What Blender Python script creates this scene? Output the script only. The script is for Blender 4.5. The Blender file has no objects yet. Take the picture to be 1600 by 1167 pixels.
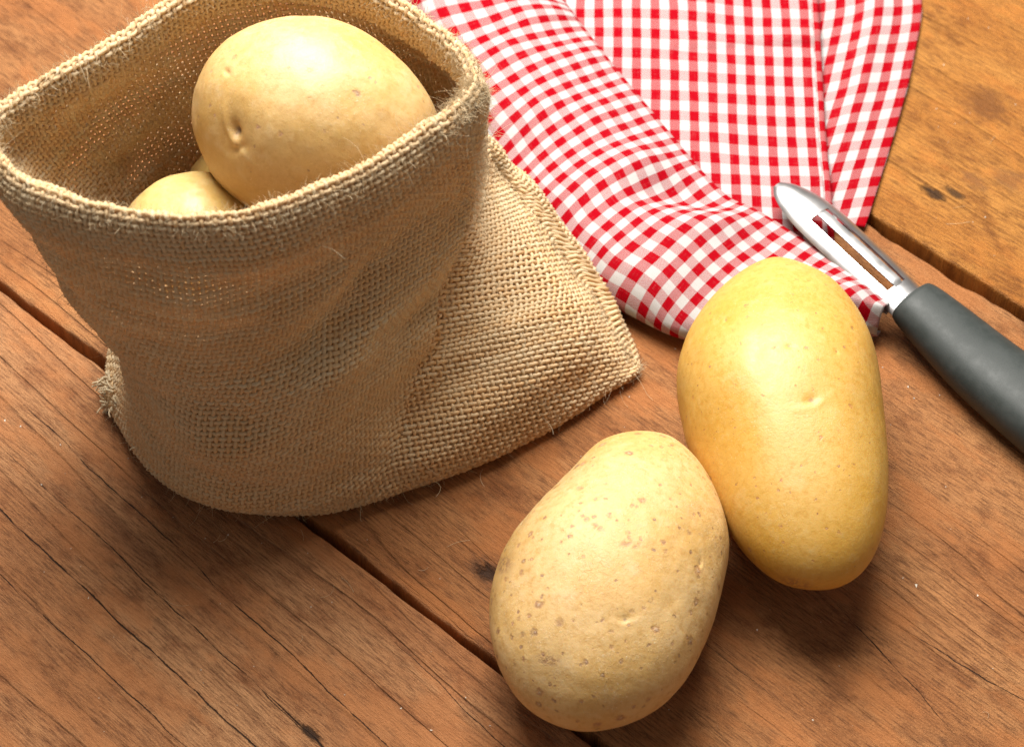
import bpy, bmesh, math, random
import numpy as np
from mathutils import Vector, Matrix

random.seed(7)
rng = np.random.default_rng(11)
R = math.radians
CM = 0.01                                   # everything below is measured in centimetres
scene = bpy.context.scene
col = scene.collection

# ------------------------------------------------------------------ camera, light, exposure
TH, DIST = R(52.0), 86.0
cam = bpy.data.cameras.new('camera')
cam.lens, cam.sensor_width = 96.75, 36.0
cam.clip_start, cam.clip_end = 0.05, 50.0
cam.dof.use_dof = True
cam.dof.focus_distance = 0.805
cam.dof.aperture_fstop = 20.0
cam_o = bpy.data.objects.new('camera', cam)
col.objects.link(cam_o)
cam_o.location = (0, -DIST * math.cos(TH) * CM, DIST * math.sin(TH) * CM)
cam_o.rotation_euler = (R(90) - TH, 0, 0)
scene.camera = cam_o

world = bpy.data.worlds.new('World')
scene.world = world
world.use_nodes = True
world.node_tree.nodes['Background'].inputs[0].default_value = (1.0, 0.90, 0.80, 1)
world.node_tree.nodes['Background'].inputs[1].default_value = 0.21


def area_lamp(name, loc, target, size, power, color):
    l = bpy.data.lights.new(name, 'AREA')
    l.shape, l.size, l.energy, l.color = 'SQUARE', size * CM, power, color
    o = bpy.data.objects.new(name, l)
    col.objects.link(o)
    o.location = Vector(loc) * CM
    o.rotation_euler = (Vector(target) - Vector(loc)).to_track_quat('-Z', 'Y').to_euler()
    return o


area_lamp('softbox', (-4, 31, 68), (2, 4, 0), 50, 16.6, (1.0, 0.955, 0.89))

scene.view_settings.view_transform = 'Standard'
scene.view_settings.look = 'None'
scene.view_settings.exposure = 0.0
scene.view_settings.gamma = 1.0
scene.render.engine = 'CYCLES'
scene.cycles.use_denoising = True
scene.cycles.denoising_prefilter = 'NONE'
scene.cycles.max_bounces = 10
scene.cycles.transparent_max_bounces = 8
scene.cycles.sample_clamp_indirect = 6.0


# ------------------------------------------------------------------ helpers
def tag(o, label=None, cat=None, group=None, kind=None):
    for k, v in (('label', label), ('category', cat), ('group', group), ('kind', kind)):
        if v:
            o[k] = v
    return o


def empty(name, loc=(0, 0, 0), rz=0.0):
    o = bpy.data.objects.new(name, None)
    o.empty_display_size = 0.01
    col.objects.link(o)
    o.location = Vector(loc) * CM
    o.rotation_euler = (0, 0, rz)
    return o


def mesh_obj(name, verts, faces, mat, parent=None, smooth=True, uv=None, attrs=None):
    """verts Nx3 in cm, faces MxK int array (one K) -> mesh object"""
    me = bpy.data.meshes.new(name)
    verts = np.asarray(verts, dtype=np.float32) * CM
    faces = np.asarray(faces, dtype=np.int32)
    M, K = faces.shape
    me.vertices.add(len(verts))
    me.vertices.foreach_set('co', verts.ravel())
    me.loops.add(M * K)
    me.loops.foreach_set('vertex_index', faces.ravel())
    me.polygons.add(M)
    me.polygons.foreach_set('loop_start', np.arange(0, M * K, K, dtype=np.int32))
    me.polygons.foreach_set('loop_total', np.full(M, K, dtype=np.int32))
    me.update(calc_edges=True)
    me.polygons.foreach_set('use_smooth', np.full(M, bool(smooth)))
    if uv is not None:
        l = me.uv_layers.new(name='UVMap')
        l.data.foreach_set('uv', np.asarray(uv, dtype=np.float32)[faces.ravel()].ravel())
    for k, a in (attrs or {}).items():
        at = me.attributes.new(k, 'FLOAT', 'POINT')
        at.data.foreach_set('value', np.asarray(a, dtype=np.float32))
    if mat:
        me.materials.append(mat)
    o = bpy.data.objects.new(name, me)
    col.objects.link(o)
    if parent:
        o.parent = parent
    return o


def grid_faces(nu, nv, wrap_u=False):
    """vertex index = i*nv + j"""
    i = np.arange(nu if wrap_u else nu - 1)[:, None]
    j = np.arange(nv - 1)[None, :]
    a = i * nv + j
    b = ((i + 1) % nu) * nv + j
    return np.stack([a, b, b + 1, a + 1], -1).reshape(-1, 4)


def catmull(P, t, closed=False):
    """uniform Catmull-Rom through P (n,d) at parameters t (0..n-1, or 0..n when closed)"""
    P = np.asarray(P, float)
    n = len(P)
    i = np.floor(t).astype(int)
    if not closed:
        i = np.clip(i, 0, n - 2)
    f = (t - i)[:, None]
    if closed:
        g = lambda k: P[(i + k) % n]
    else:
        Q = np.vstack([2 * P[0] - P[1], P, 2 * P[-1] - P[-2]])
        g = lambda k: Q[i + k + 1]
    a, b, c, d = g(-1), g(0), g(1), g(2)
    return 0.5 * (2 * b + (c - a) * f + (2 * a - 5 * b + 4 * c - d) * f ** 2 + (3 * b - a - 3 * c + d) * f ** 3)


def lattice_noise(p, scale, seed=0):
    """smooth value noise, p (...,3)"""
    q = np.asarray(p, float) * scale
    i = np.floor(q).astype(np.int64)
    f = q - i
    f = f * f * (3 - 2 * f)
    out = 0
    for dx in (0, 1):
        for dy in (0, 1):
            for dz in (0, 1):
                h = (i[..., 0] + dx) * 374761393 + (i[..., 1] + dy) * 668265263 + (i[..., 2] + dz) * 2147483647 + seed * 974634777
                h = (h ^ (h >> 13)) * 1274126177
                h = (h ^ (h >> 16)) & 0xffff
                w = (f[..., 0] if dx else 1 - f[..., 0]) * (f[..., 1] if dy else 1 - f[..., 1]) * (f[..., 2] if dz else 1 - f[..., 2])
                out = out + w * (h / 65535.0 - 0.5)
    return out * 2


def tubes(curves, radii, sides, norms=None):
    """list of (n,3) curves and matching radii -> verts, faces (quads)"""
    V, Fc, off = [], [], 0
    ang = np.arange(sides) * 2 * math.pi / sides
    ca, sa = np.cos(ang), np.sin(ang)
    for ci, (P, r) in enumerate(zip(curves, radii)):
        n = len(P)
        if n < 2:
            continue
        T = np.gradient(P, axis=0)
        T /= np.linalg.norm(T, axis=1)[:, None] + 1e-9
        ref = np.array([0.31, 0.22, 0.93]) if abs(T[0, 2]) < 0.9 else np.array([0.9, 0.3, 0.1])
        N = np.cross(T, ref if norms is None else norms[ci])
        N /= np.linalg.norm(N, axis=1)[:, None] + 1e-9
        B = np.cross(T, N)
        r = np.broadcast_to(np.asarray(r, float), (n,))[:, None, None]
        V.append((P[:, None, :] + r * (N[:, None, :] * ca[None, :, None] + B[:, None, :] * sa[None, :, None])).reshape(-1, 3))
        i = np.arange(n - 1)[:, None]
        j = np.arange(sides)[None, :]
        a = off + i * sides + j
        b = off + i * sides + (j + 1) % sides
        Fc.append(np.stack([a, b, b + sides, a + sides], -1).reshape(-1, 4))
        off += n * sides
    return np.vstack(V), np.vstack(Fc)


class NT:
    """tiny node builder"""
    def __init__(self, name):
        self.m = bpy.data.materials.new(name)
        self.m.use_nodes = True
        self.t = self.m.node_tree
        self.b = self.t.nodes['Principled BSDF']
        self.out = self.t.nodes['Material Output']

    def put(self, sock, v):
        if isinstance(v, bpy.types.NodeSocket):
            self.t.links.new(v, sock)
        elif v is not None:
            if hasattr(sock.default_value, '__len__') and not hasattr(v, '__len__'):
                v = [v] * len(sock.default_value)
            if hasattr(v, '__len__') and len(sock.default_value) == 4 and len(v) == 3:
                v = (*v, 1)
            sock.default_value = v

    def node(self, typ, inputs=(), out=0, **props):
        n = self.t.nodes.new('ShaderNode' + typ)
        for k, v in props.items():
            setattr(n, k, v)
        items = inputs.items() if isinstance(inputs, dict) else enumerate(inputs)
        for k, v in items:
            self.put(n.inputs[k], v)
        return n.outputs[out]

    def math(self, op, a, b=0.0, c=0.0, clamp=False):
        return self.node('Math', (a, b, c), operation=op, use_clamp=clamp)

    def vmul(self, v, s):
        return self.node('VectorMath', (v, s), operation='MULTIPLY')

    def vadd(self, v, s):
        return self.node('VectorMath', (v, s), operation='ADD')

    def noise(self, vec, scale, detail=3.0, rough=0.55, dist=0.0):
        return self.node('TexNoise', {'Vector': vec, 'Scale': scale, 'Detail': detail, 'Roughness': rough, 'Distortion': dist})

    def remap(self, v, a, b, c=0.0, d=1.0, smooth=True):
        return self.node('MapRange', {0: v, 1: a, 2: b, 3: c, 4: d}, interpolation_type='SMOOTHSTEP' if smooth else 'LINEAR')

    def mix(self, f, a, b, blend='MIX'):
        n = self.t.nodes.new('ShaderNodeMix')
        n.data_type, n.blend_type = 'RGBA', blend
        self.put(n.inputs[0], f)
        self.put(n.inputs[6], a)
        self.put(n.inputs[7], b)
        return n.outputs[2]

    def sep(self, v):
        n = self.t.nodes.new('ShaderNodeSeparateXYZ')
        self.put(n.inputs[0], v)
        return n.outputs

    def comb(self, x, y, z):
        return self.node('CombineXYZ', (x, y, z))

    def obj(self):
        return self.node('TexCoord', out=3)

    def attr(self, name):
        return self.node('Attribute', out=2, attribute_name=name)

    def bump(self, h, strength, dist, normal=None):
        return self.node('Bump', {'Height': h, 'Strength': strength, 'Distance': dist, 'Normal': normal})

    def bsdf(self, **kw):
        for k, v in kw.items():
            self.put(self.b.inputs[k.replace('_', ' ')], v)
        return self.m


# ------------------------------------------------------------------ materials
def wood_material(name, light, dark, late, line_pitch, skew, seed, rough_zone, cracks=(), spots=()):
    """object space: x runs along the grain, y across; cm via *100"""
    n = NT(name)
    p = n.vmul(n.obj(), 100.0)
    x0, y0, z0 = n.sep(p)
    y = n.math('MULTIPLY_ADD', x0, skew, y0)
    warp = n.noise(n.comb(n.math('MULTIPLY', x0, 0.045), n.math('MULTIPLY', y, 0.16), seed), 1.0, 2.0)
    warp2 = n.noise(n.comb(n.math('MULTIPLY', x0, 0.35), n.math('MULTIPLY', y, 1.1), seed + 3), 1.0, 3.0)
    yw = n.math('MULTIPLY_ADD', warp, 3.2, y)
    yw = n.math('MULTIPLY_ADD', warp2, 0.16, yw)
    warp3 = n.noise(n.comb(n.math('MULTIPLY', x0, 0.02), n.math('MULTIPLY', y, 0.75), seed + 30), 1.0, 1.0)
    yw = n.math('MULTIPLY_ADD', warp3, 1.3, yw)
    # annual rings cut lengthwise: slow rise, sharp dark latewood edge
    ph = n.math('FRACT', n.math('DIVIDE', yw, line_pitch))
    ring = n.math('POWER', ph, 1.9)
    ring = n.math('MULTIPLY', ring, n.remap(ph, 0.84, 1.0, 1.0, 0.0))
    rid = n.math('FLOOR', n.math('DIVIDE', yw, line_pitch))
    rvar = n.node('TexWhiteNoise', {'W': rid}, noise_dimensions='1D')
    ringm = n.math('MULTIPLY', ring, n.math('MULTIPLY_ADD', n.math('POWER', rvar, 1.6), 1.0, 0.10))
    # zones where the saw has torn the face and no rings read
    zone = n.noise(n.comb(n.math('MULTIPLY', x0, 0.07), n.math('MULTIPLY', y0, 0.2), seed + 7), 1.0, 2.0)
    zone = n.remap(zone, rough_zone - 0.08, rough_zone + 0.08)
    ringm = n.math('MULTIPLY', ringm, n.math('MULTIPLY_ADD', zone, -0.85, 1.0))
    fib = n.noise(n.comb(n.math('MULTIPLY', x0, 1.6), n.math('MULTIPLY', y, 16.0), seed), 1.0, 4.0, 0.65)
    fib2 = n.noise(n.comb(n.math('MULTIPLY', x0, 7.0), n.math('MULTIPLY', y, 26.0), seed + 1), 1.0, 3.0, 0.7)
    pore = n.noise(n.comb(n.math('MULTIPLY', x0, 11.0), n.math('MULTIPLY', y, 30.0), seed + 9), 1.0, 2.0, 0.7)
    saw = n.noise(n.comb(n.math('MULTIPLY_ADD', y0, 0.9, n.math('MULTIPLY', x0, 1.1)), n.math('MULTIPLY', x0, 0.25), seed + 4), 1.0, 3.0, 0.6)
    big = n.noise(n.comb(n.math('MULTIPLY', x0, 0.10), n.math('MULTIPLY', y0, 0.32), seed + 5), 1.0, 4.0, 0.6)
    blot = n.noise(n.comb(n.math('MULTIPLY', x0, 0.5), n.math('MULTIPLY', y0, 0.8), seed + 6), 1.0, 5.0, 0.65)
    c = n.mix(n.remap(big, 0.32, 0.68), light, dark)
    c = n.mix(n.math('MULTIPLY', n.remap(blot, 0.50, 0.66), 0.62), c, [late[0] * 1.25, late[1] * 1.2, late[2]])
    c = n.mix(n.math('MULTIPLY', n.remap(blot, 0.44, 0.28), 0.35), c, [min(1, v * 1.35) for v in light])
    c = n.mix(n.math('MULTIPLY', ringm, n.remap(big, 0.3, 0.7, 1.0, 0.55)), c, late)
    c = n.mix(n.remap(fib, 0.32, 0.60, 0.70, 0.0), c, [v * 0.6 for v in late])
    grit = n.noise(n.comb(n.math('MULTIPLY', x0, 16.0), n.math('MULTIPLY', y, 24.0), seed + 15), 1.0, 4.0, 0.8)
    c = n.mix(n.remap(grit, 0.44, 0.26, 0.0, 0.80), c, [v * 0.55 for v in late])
    c = n.mix(n.remap(grit, 0.56, 0.72, 0.0, 0.60), c, [min(1, v * 1.6) for v in light])
    tint = n.noise(n.comb(n.math('MULTIPLY', x0, 0.22), n.math('MULTIPLY', y0, 0.55), seed + 21), 1.0, 4.0, 0.7)
    c = n.mix(n.remap(tint, 0.48, 0.62, 0.0, 0.60), c, (light[0] * 0.94, light[1] * 0.75, light[2] * 0.60))
    c = n.mix(n.remap(fib2, 0.55, 0.80, 0.0, 0.40), c, [min(1, v * 1.55) for v in light])
    c = n.mix(n.remap(pore, 0.68, 0.76, 0.0, 0.6), c, [v * 0.35 for v in late])
    # grey-white worn fibres
    worn = n.noise(n.comb(n.math('MULTIPLY', x0, 2.2), n.math('MULTIPLY', y, 7.0), seed + 12), 1.0, 5.0, 0.75)
    wm = n.math('MULTIPLY', n.remap(worn, 0.66, 0.74), n.remap(big, 0.40, 0.62))
    c = n.mix(n.math('MULTIPLY', wm, 0.6), c, (0.66, 0.48, 0.33))
    h = n.math('MULTIPLY_ADD', ringm, -1.3, n.math('MULTIPLY', fib, 0.60))
    h = n.math('ADD', h, n.math('MULTIPLY', fib2, 0.40))
    h = n.math('ADD', h, n.math('MULTIPLY', saw, n.math('MULTIPLY_ADD', zone, 0.55, 0.15)))
    h = n.math('ADD', h, n.math('MULTIPLY', pore, -0.25))
    h = n.math('ADD', h, n.math('MULTIPLY', grit, 0.45))
    wig2 = n.math('MULTIPLY', n.math('SUBTRACT', fib2, 0.5), 0.05)
    for ci, (cx0, cy0, cx1, cy1, w) in enumerate(cracks):
        wig = n.noise(n.comb(n.math('MULTIPLY', x0, 0.30), ci * 7.7, seed), 1.0, 3.0, 0.6)
        wig = n.math('MULTIPLY', n.math('SUBTRACT', wig, 0.5), 0.42)
        gate = n.remap(n.noise(n.comb(n.math('MULTIPLY', x0, 0.8), ci * 3.3, seed + 2), 1.0, 2.0), 0.36, 0.52, 0.25, 1.0)
        sl = (cy1 - cy0) / (cx1 - cx0)
        d = n.math('SUBTRACT', y0, n.math('MULTIPLY_ADD', x0, sl, cy0 - sl * cx0))
        d = n.math('ABSOLUTE', n.math('ADD', n.math('ADD', d, wig), wig2))
        ends = n.math('MULTIPLY', n.remap(x0, cx0 - 1.5, cx0 + 1.5), n.remap(x0, cx1 - 1.5, cx1 + 1.5, 1, 0))
        width = n.math('MULTIPLY', n.math('MULTIPLY', n.remap(fib, 0.2, 0.8, w * 0.3, w * 1.5), gate), ends)
        k = n.remap(n.math('DIVIDE', d, n.math('MAXIMUM', width, 1e-4)), 0.5, 1.2, 1.0, 0.0)
        k = n.math('MULTIPLY', k, n.remap(ends, 0.0, 0.15))
        c = n.mix(n.math('MULTIPLY', k, 0.92), c, (0.018, 0.008, 0.005))
        h = n.math('MULTIPLY_ADD', k, -2.0, h)
    spn = n.noise(n.comb(n.math('MULTIPLY', x0, 1.6), n.math('MULTIPLY', y0, 3.6), seed + 40), 1.0, 5.0, 0.7)
    for (sx, sy, rx, ry, colr, amt, depth) in spots:
        dx = n.math('DIVIDE', n.math('SUBTRACT', x0, sx), rx)
        dy = n.math('DIVIDE', n.math('SUBTRACT', y0, sy), ry)
        d = n.math('SQRT', n.math('ADD', n.math('MULTIPLY', dx, dx), n.math('MULTIPLY', dy, dy)))
        d = n.math('ADD', d, n.math('MULTIPLY_ADD', spn, 3.0, -1.5))
        k = n.remap(d, 0.35, 1.25, 1.0, 0.0)
        c = n.mix(n.math('MULTIPLY', k, amt), c, colr)
        if depth:
            h = n.math('MULTIPLY_ADD', k, -depth, h)
    nb = n.bump(h, 1.0, 0.0012)
    return n.bsdf(Base_Color=c, Roughness=n.remap(fib, 0.2, 0.8, 0.62, 0.45), Normal=nb, Specular_IOR_Level=0.32)


def potato_material(name, base, deep, pale, spot_col, seed, spot_amount, russet, spot_scale, spot_rad=0.07):
    n = NT(name)
    p = n.vmul(n.obj(), 100.0)
    p = n.vadd(p, (seed * 3.1, seed * 1.7, seed * 2.3))
    big = n.noise(p, 0.32, 3.0)
    mid = n.noise(p, 1.3, 4.0, 0.6)
    fine = n.noise(p, 9.0, 4.0, 0.7)
    c = n.mix(n.remap(big, 0.35, 0.65), base, deep)
    c = n.mix(n.remap(mid, 0.5, 0.75, 0.0, 0.55), c, pale)
    mot = n.noise(p, 4.5, 5.0, 0.75)
    c = n.mix(n.remap(mot, 0.53, 0.32, 0.0, 0.52 + 0.25 * russet), c, [deep[0] * 0.86, deep[1] * 0.80, deep[2] * 0.75])
    c = n.mix(n.remap(mot, 0.54, 0.72, 0.0, 0.45), c, pale)
    # russet netting: short flaky arcs
    q = n.vadd(p, n.vmul(n.node('TexNoise', {'Vector': p, 'Scale': 2.0, 'Detail': 2.0}, out=1), 0.5))
    net = n.node('TexVoronoi', {'Vector': n.vmul(q, (1.0, 1.6, 1.0)), 'Scale': 4.2}, feature='DISTANCE_TO_EDGE')
    net = n.remap(net, 0.0, 0.045, 1.0, 0.0)
    patch = n.remap(n.noise(p, 0.6, 3.0), 0.46, 0.66)
    netm = n.math('MULTIPLY', n.math('MULTIPLY', net, patch), n.remap(fine, 0.42, 0.60))
    c = n.mix(n.math('MULTIPLY', netm, russet), c, (0.50, 0.30, 0.10))
    scurf = n.math('MULTIPLY', n.remap(n.noise(p, 15.0, 3.0, 0.7), 0.60, 0.70), n.math('MULTIPLY_ADD', patch, 0.8, 0.2))
    c = n.mix(n.math('MULTIPLY', scurf, russet), c, (0.80, 0.66, 0.42))
    # lenticels
    hs = None
    for k, (sc, rad, keep) in enumerate(((spot_scale, spot_rad, 0.70), (spot_scale * 1.9, spot_rad * .5, 0.85))):
        qq = n.vadd(n.vadd(p, (k * 5.3, 0, 0)), n.vmul(n.vadd(n.node('TexNoise', {'Vector': p, 'Scale': 7.0, 'Detail': 4.0, 'Roughness': 0.7}, out=1), (-0.5, -0.5, -0.5)), 0.22))
        vor = n.t.nodes.new('ShaderNodeTexVoronoi')
        n.put(vor.inputs['Vector'], qq)
        n.put(vor.inputs['Scale'], sc)
        rnd = n.sep(vor.outputs['Color'])
        d = n.math('DIVIDE', vor.outputs['Distance'], sc)
        rr = n.math('MULTIPLY_ADD', rnd[1], rad * 1.2, rad * 0.55)
        on = n.math('GREATER_THAN', rnd[0], 1 - keep)
        dd = n.math('DIVIDE', d, rr)
        s = n.math('MULTIPLY', n.remap(dd, 0.55, 1.15, 1.0, 0.0), on)
        core = n.math('MULTIPLY', n.remap(dd, 0.15, 0.5, 1.0, 0.0), on)
        halo = n.math('MULTIPLY', n.remap(dd, 0.8, 2.4, 1.0, 0.0), on)
        tint = n.mix(rnd[2], [min(1, v * 1.25) for v in spot_col], [v * 0.62 for v in spot_col])
        c = n.mix(n.math('MULTIPLY', halo, spot_amount * 0.30), c, deep)
        c = n.mix(n.math('MULTIPLY', s, n.math('MULTIPLY', n.remap(fine, 0.35, 0.6, 0.35, 1.0), spot_amount)), c, tint)
        c = n.mix(n.math('MULTIPLY', core, spot_amount * 0.45), c, (0.62, 0.50, 0.38))
        hh = n.math('MULTIPLY_ADD', s, -0.8, n.math('MULTIPLY', core, 0.9))
        hs = hh if hs is None else n.math('ADD', hs, hh)
    # eyes and scars carried by the mesh
    eye = n.attr('eye')
    c = n.mix(n.remap(eye, 0.15, 0.9, 0.0, 0.75), c, [v * 0.62 for v in spot_col])
    scar = n.math('MULTIPLY', n.attr('scar'), n.remap(fine, 0.40, 0.58))
    c = n.mix(n.math('MULTIPLY', scar, 0.85), c, [v * 0.8 for v in spot_col])
    h = n.math('ADD', n.math('MULTIPLY', fine, 0.30), n.math('MULTIPLY', mid, 0.5))
    h = n.math('ADD', h, n.math('MULTIPLY', netm, 0.25 * russet + 0.05))
    h = n.math('ADD', h, n.math('MULTIPLY', scurf, 0.35 * russet))
    h = n.math('ADD', h, n.math('MULTIPLY', hs, 0.35))
    h = n.math('ADD', h, n.math('MULTIPLY', scar, -0.5))
    h = n.math('ADD', h, n.math('MULTIPLY', mot, 0.30))
    nb = n.bump(h, 0.26 + 0.26 * russet, 0.0006)
    return n.bsdf(Base_Color=c, Roughness=n.remap(mot, 0.3, 0.7, 0.40 + 0.10 * russet, 0.52 + 0.12 * russet), Normal=nb, Specular_IOR_Level=0.75,
                  Subsurface_Weight=0.18, Subsurface_Radius=(0.006, 0.003, 0.001), Subsurface_Scale=0.5)


def burlap_material(name, a, b, trans):
    n = NT(name)
    p = n.vmul(n.obj(), 100.0)
    th = n.attr('tone')
    big = n.noise(p, 0.5, 3.0)
    fine = n.noise(p, 22.0, 3.0, 0.7)
    strand = n.noise(n.vmul(p, (1.0, 1.0, 1.0)), 60.0, 2.0)
    c = n.mix(th, a, b)
    c = n.mix(n.remap(big, 0.35, 0.7, 0.0, 0.25), c, [v * 0.78 for v in a])
    c = n.mix(n.remap(fine, 0.35, 0.75, 0.22, 0.0), c, [v * 0.55 for v in a])
    c = n.mix(n.remap(fine, 0.60, 0.80, 0.0, 0.4), c, [min(1, v * 1.4) for v in b])
    nb = n.bump(n.math('ADD', fine, n.math('MULTIPLY', strand, 0.6)), 0.7, 0.0004)
    n.bsdf(Base_Color=c, Roughness=0.72, Normal=nb, Specular_IOR_Level=0.22)
    tr = n.node('BsdfTranslucent', {'Color': c, 'Normal': nb})
    ms = n.node('MixShader', (trans, n.b.outputs[0], tr))
    n.t.links.new(ms, n.out.inputs[0])
    return n.m


def gingham_material(name, pu, pv, k_red, k_white, nu=22.0, nv=26.0):
    """UV in centimetres; warp stripes change with u, weft stripes with v"""
    n = NT(name)
    uv = n.node('UVMap')
    p = n.vmul(n.obj(), 100.0)
    wob = n.node('TexNoise', {'Vector': p, 'Scale': 1.2, 'Detail': 2.0}, out=1)
    uvw = n.vadd(uv, n.vmul(n.vadd(wob, (-0.5, -0.5, -0.5)), 0.06))
    u, v, _ = n.sep(uvw)
    u = n.math('DIVIDE', u, pu)
    v = n.math('DIVIDE', v, pv)
    wa = n.math('LESS_THAN', n.math('FRACT', u), 0.49)
    we = n.math('LESS_THAN', n.math('FRACT', v), 0.50)
    red, white = (0.39, 0.001, 0.008), (0.56, 0.55, 0.545)
    ca = n.mix(wa, white, red)
    ce = n.mix(we, white, red)
    tu = n.math('FRACT', n.math('MULTIPLY', u, nu))
    tv = n.math('FRACT', n.math('MULTIPLY', v, nv))
    ck = n.node('TexChecker', {'Vector': n.comb(n.math('MULTIPLY', u, nu), n.math('MULTIPLY', v, nv), 0.5), 'Scale': 1.0}, out=1)
    over = n.math('MULTIPLY', n.math('MULTIPLY_ADD', ck, 1.1, 0.45), n.math('MULTIPLY_ADD', wa, k_red - k_white, k_white))
    c = n.mix(over, ca, ce)
    ru = n.math('ABSOLUTE', n.math('SUBTRACT', tu, 0.5))
    rv = n.math('ABSOLUTE', n.math('SUBTRACT', tv, 0.5))
    edge = n.math('MAXIMUM', ru, rv)
    c = n.mix(n.remap(edge, 0.34, 0.5, 0.0, 0.30), c, n.vmul(c, 0.55))
    slub = n.noise(n.comb(n.math('MULTIPLY', u, 0.8), n.math('MULTIPLY', v, 14.0), 0.0), 1.0, 3.0, 0.7)
    slub2 = n.noise(n.comb(n.math('MULTIPLY', u, 14.0), n.math('MULTIPLY', v, 0.8), 3.0), 1.0, 3.0, 0.7)
    sm = n.math('ADD', slub, slub2)
    c = n.mix(n.remap(sm, 1.05, 1.35, 0.0, 0.10), c, (0.9, 0.6, 0.6))
    nb = n.bump(n.math('ADD', n.math('MULTIPLY', edge, -1.0), sm), 0.45, 0.00025)
    n.bsdf(Base_Color=c, Roughness=0.8, Normal=nb, Specular_IOR_Level=0.05)
    tr = n.node('BsdfTranslucent', {'Color': c, 'Normal': nb})
    ms = n.node('MixShader', (0.16, n.b.outputs[0], tr))
    n.t.links.new(ms, n.out.inputs[0])
    return n.m


def metal_material():
    n = NT('brushed_steel')
    p = n.vmul(n.obj(), 100.0)
    x, y, z = n.sep(p)
    br = n.noise(n.comb(n.math('MULTIPLY', x, 1.2), n.math('MULTIPLY', y, 45.0), n.math('MULTIPLY', z, 45.0)), 1.0, 3.0, 0.6)
    sm = n.noise(p, 1.5, 4.0, 0.6)
    nb = n.bump(br, 0.05, 0.0001)
    return n.bsdf(Base_Color=(0.66, 0.66, 0.67), Metallic=1.0, Roughness=n.remap(sm, 0.3, 0.7, 0.30, 0.38), Normal=nb)


def rubber_material():
    n = NT('grey_rubber')
    p = n.vmul(n.obj(), 100.0)
    f = n.noise(p, 30.0, 3.0, 0.7)
    d = n.noise(p, 1.6, 5.0, 0.7)
    c = n.mix(n.remap(d, 0.35, 0.7), (0.030, 0.037, 0.035), (0.042, 0.049, 0.047))
    c = n.mix(n.remap(f, 0.70, 0.80, 0.0, 0.45), c, (0.28, 0.28, 0.26))
    return n.bsdf(Base_Color=c, Roughness=n.remap(d, 0.3, 0.7, 0.46, 0.58), Normal=n.bump(f, 0.20, 0.0002), Specular_IOR_Level=0.34)


def plain_material(name, c, rough=0.8):
    n = NT(name)
    p = n.vmul(n.obj(), 100.0)
    f = n.noise(p, 4.0, 4.0)
    return n.bsdf(Base_Color=n.mix(f, [v * 0.7 for v in c], c), Roughness=rough)


# ------------------------------------------------------------------ the boards
PA = math.atan2(-0.667, 0.745)                       # direction of the boards
boards = tag(empty('tabletop', (0, 0, 0), PA), 'reddish brown weathered wooden boards with dark gaps between them', 'tabletop', kind='structure')
KD = (0.020, 0.010, 0.006)
W_low = wood_material('wood_low', (0.563, 0.284, 0.127), (0.425, 0.176, 0.066), (0.162, 0.052, 0.019), 0.58, 0.035, 2.0, 0.66,
                      cracks=((-9.5, -14.1, 6.5, -14.95, 0.030), (-10.5, -11.0, 7.0, -12.35, 0.022), (-6.5, -15.7, 2.0, -16.1, 0.020),
                              (-9.0, -12.6, 4.0, -13.5, 0.018), (3.2, -13.4, 5.6, -13.6, 0.05), (4.5, -9.7, 13.0, -10.5, 0.014)),
                      spots=((4.3, -13.45, 0.55, 0.16, KD, 0.9, 1.0),))
W_mid = wood_material('wood_mid', (0.516, 0.240, 0.091), (0.384, 0.152, 0.051), (0.141, 0.046, 0.015), 0.40, 0.02, 5.0, 0.47,
                      cracks=((13.5, -0.2, 17.0, -1.0, 0.02), (15.5, 0.6, 19.0, 0.9, 0.022), (10.5, -3.6, 13.0, -3.8, 0.014)),
                      spots=((4.45, -6.03, 0.36, 0.24, KD, 0.95, 2.0), (4.45, -6.03, 0.75, 0.5, (0.10, 0.05, 0.03), 0.55, 0.0),
                             (19.0, -2.2, 1.2, 0.7, (0.10, 0.045, 0.03), 0.5, 0.0)))
W_up = wood_material('wood_up', (0.586, 0.261, 0.058), (0.454, 0.175, 0.032), (0.172, 0.055, 0.011), 0.40, -0.02, 9.0, 0.57,
                     spots=((5.36, 14.86, 0.50, 0.24, KD, 0.85, 0.6), (5.85, 15.3, 0.40, 0.16, KD, 0.8, 0.4), (4.2, 19.3, 0.9, 0.8, (0.20, 0.075, 0.02), 0.75, 0.0),
                            (6.9, 17.0, 0.7, 0.5, (0.16, 0.07, 0.03), 0.5, 0.0), (6.0, 16.2, 0.5, 0.35, (0.13, 0.06, 0.03), 0.5, 0.0)))


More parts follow.
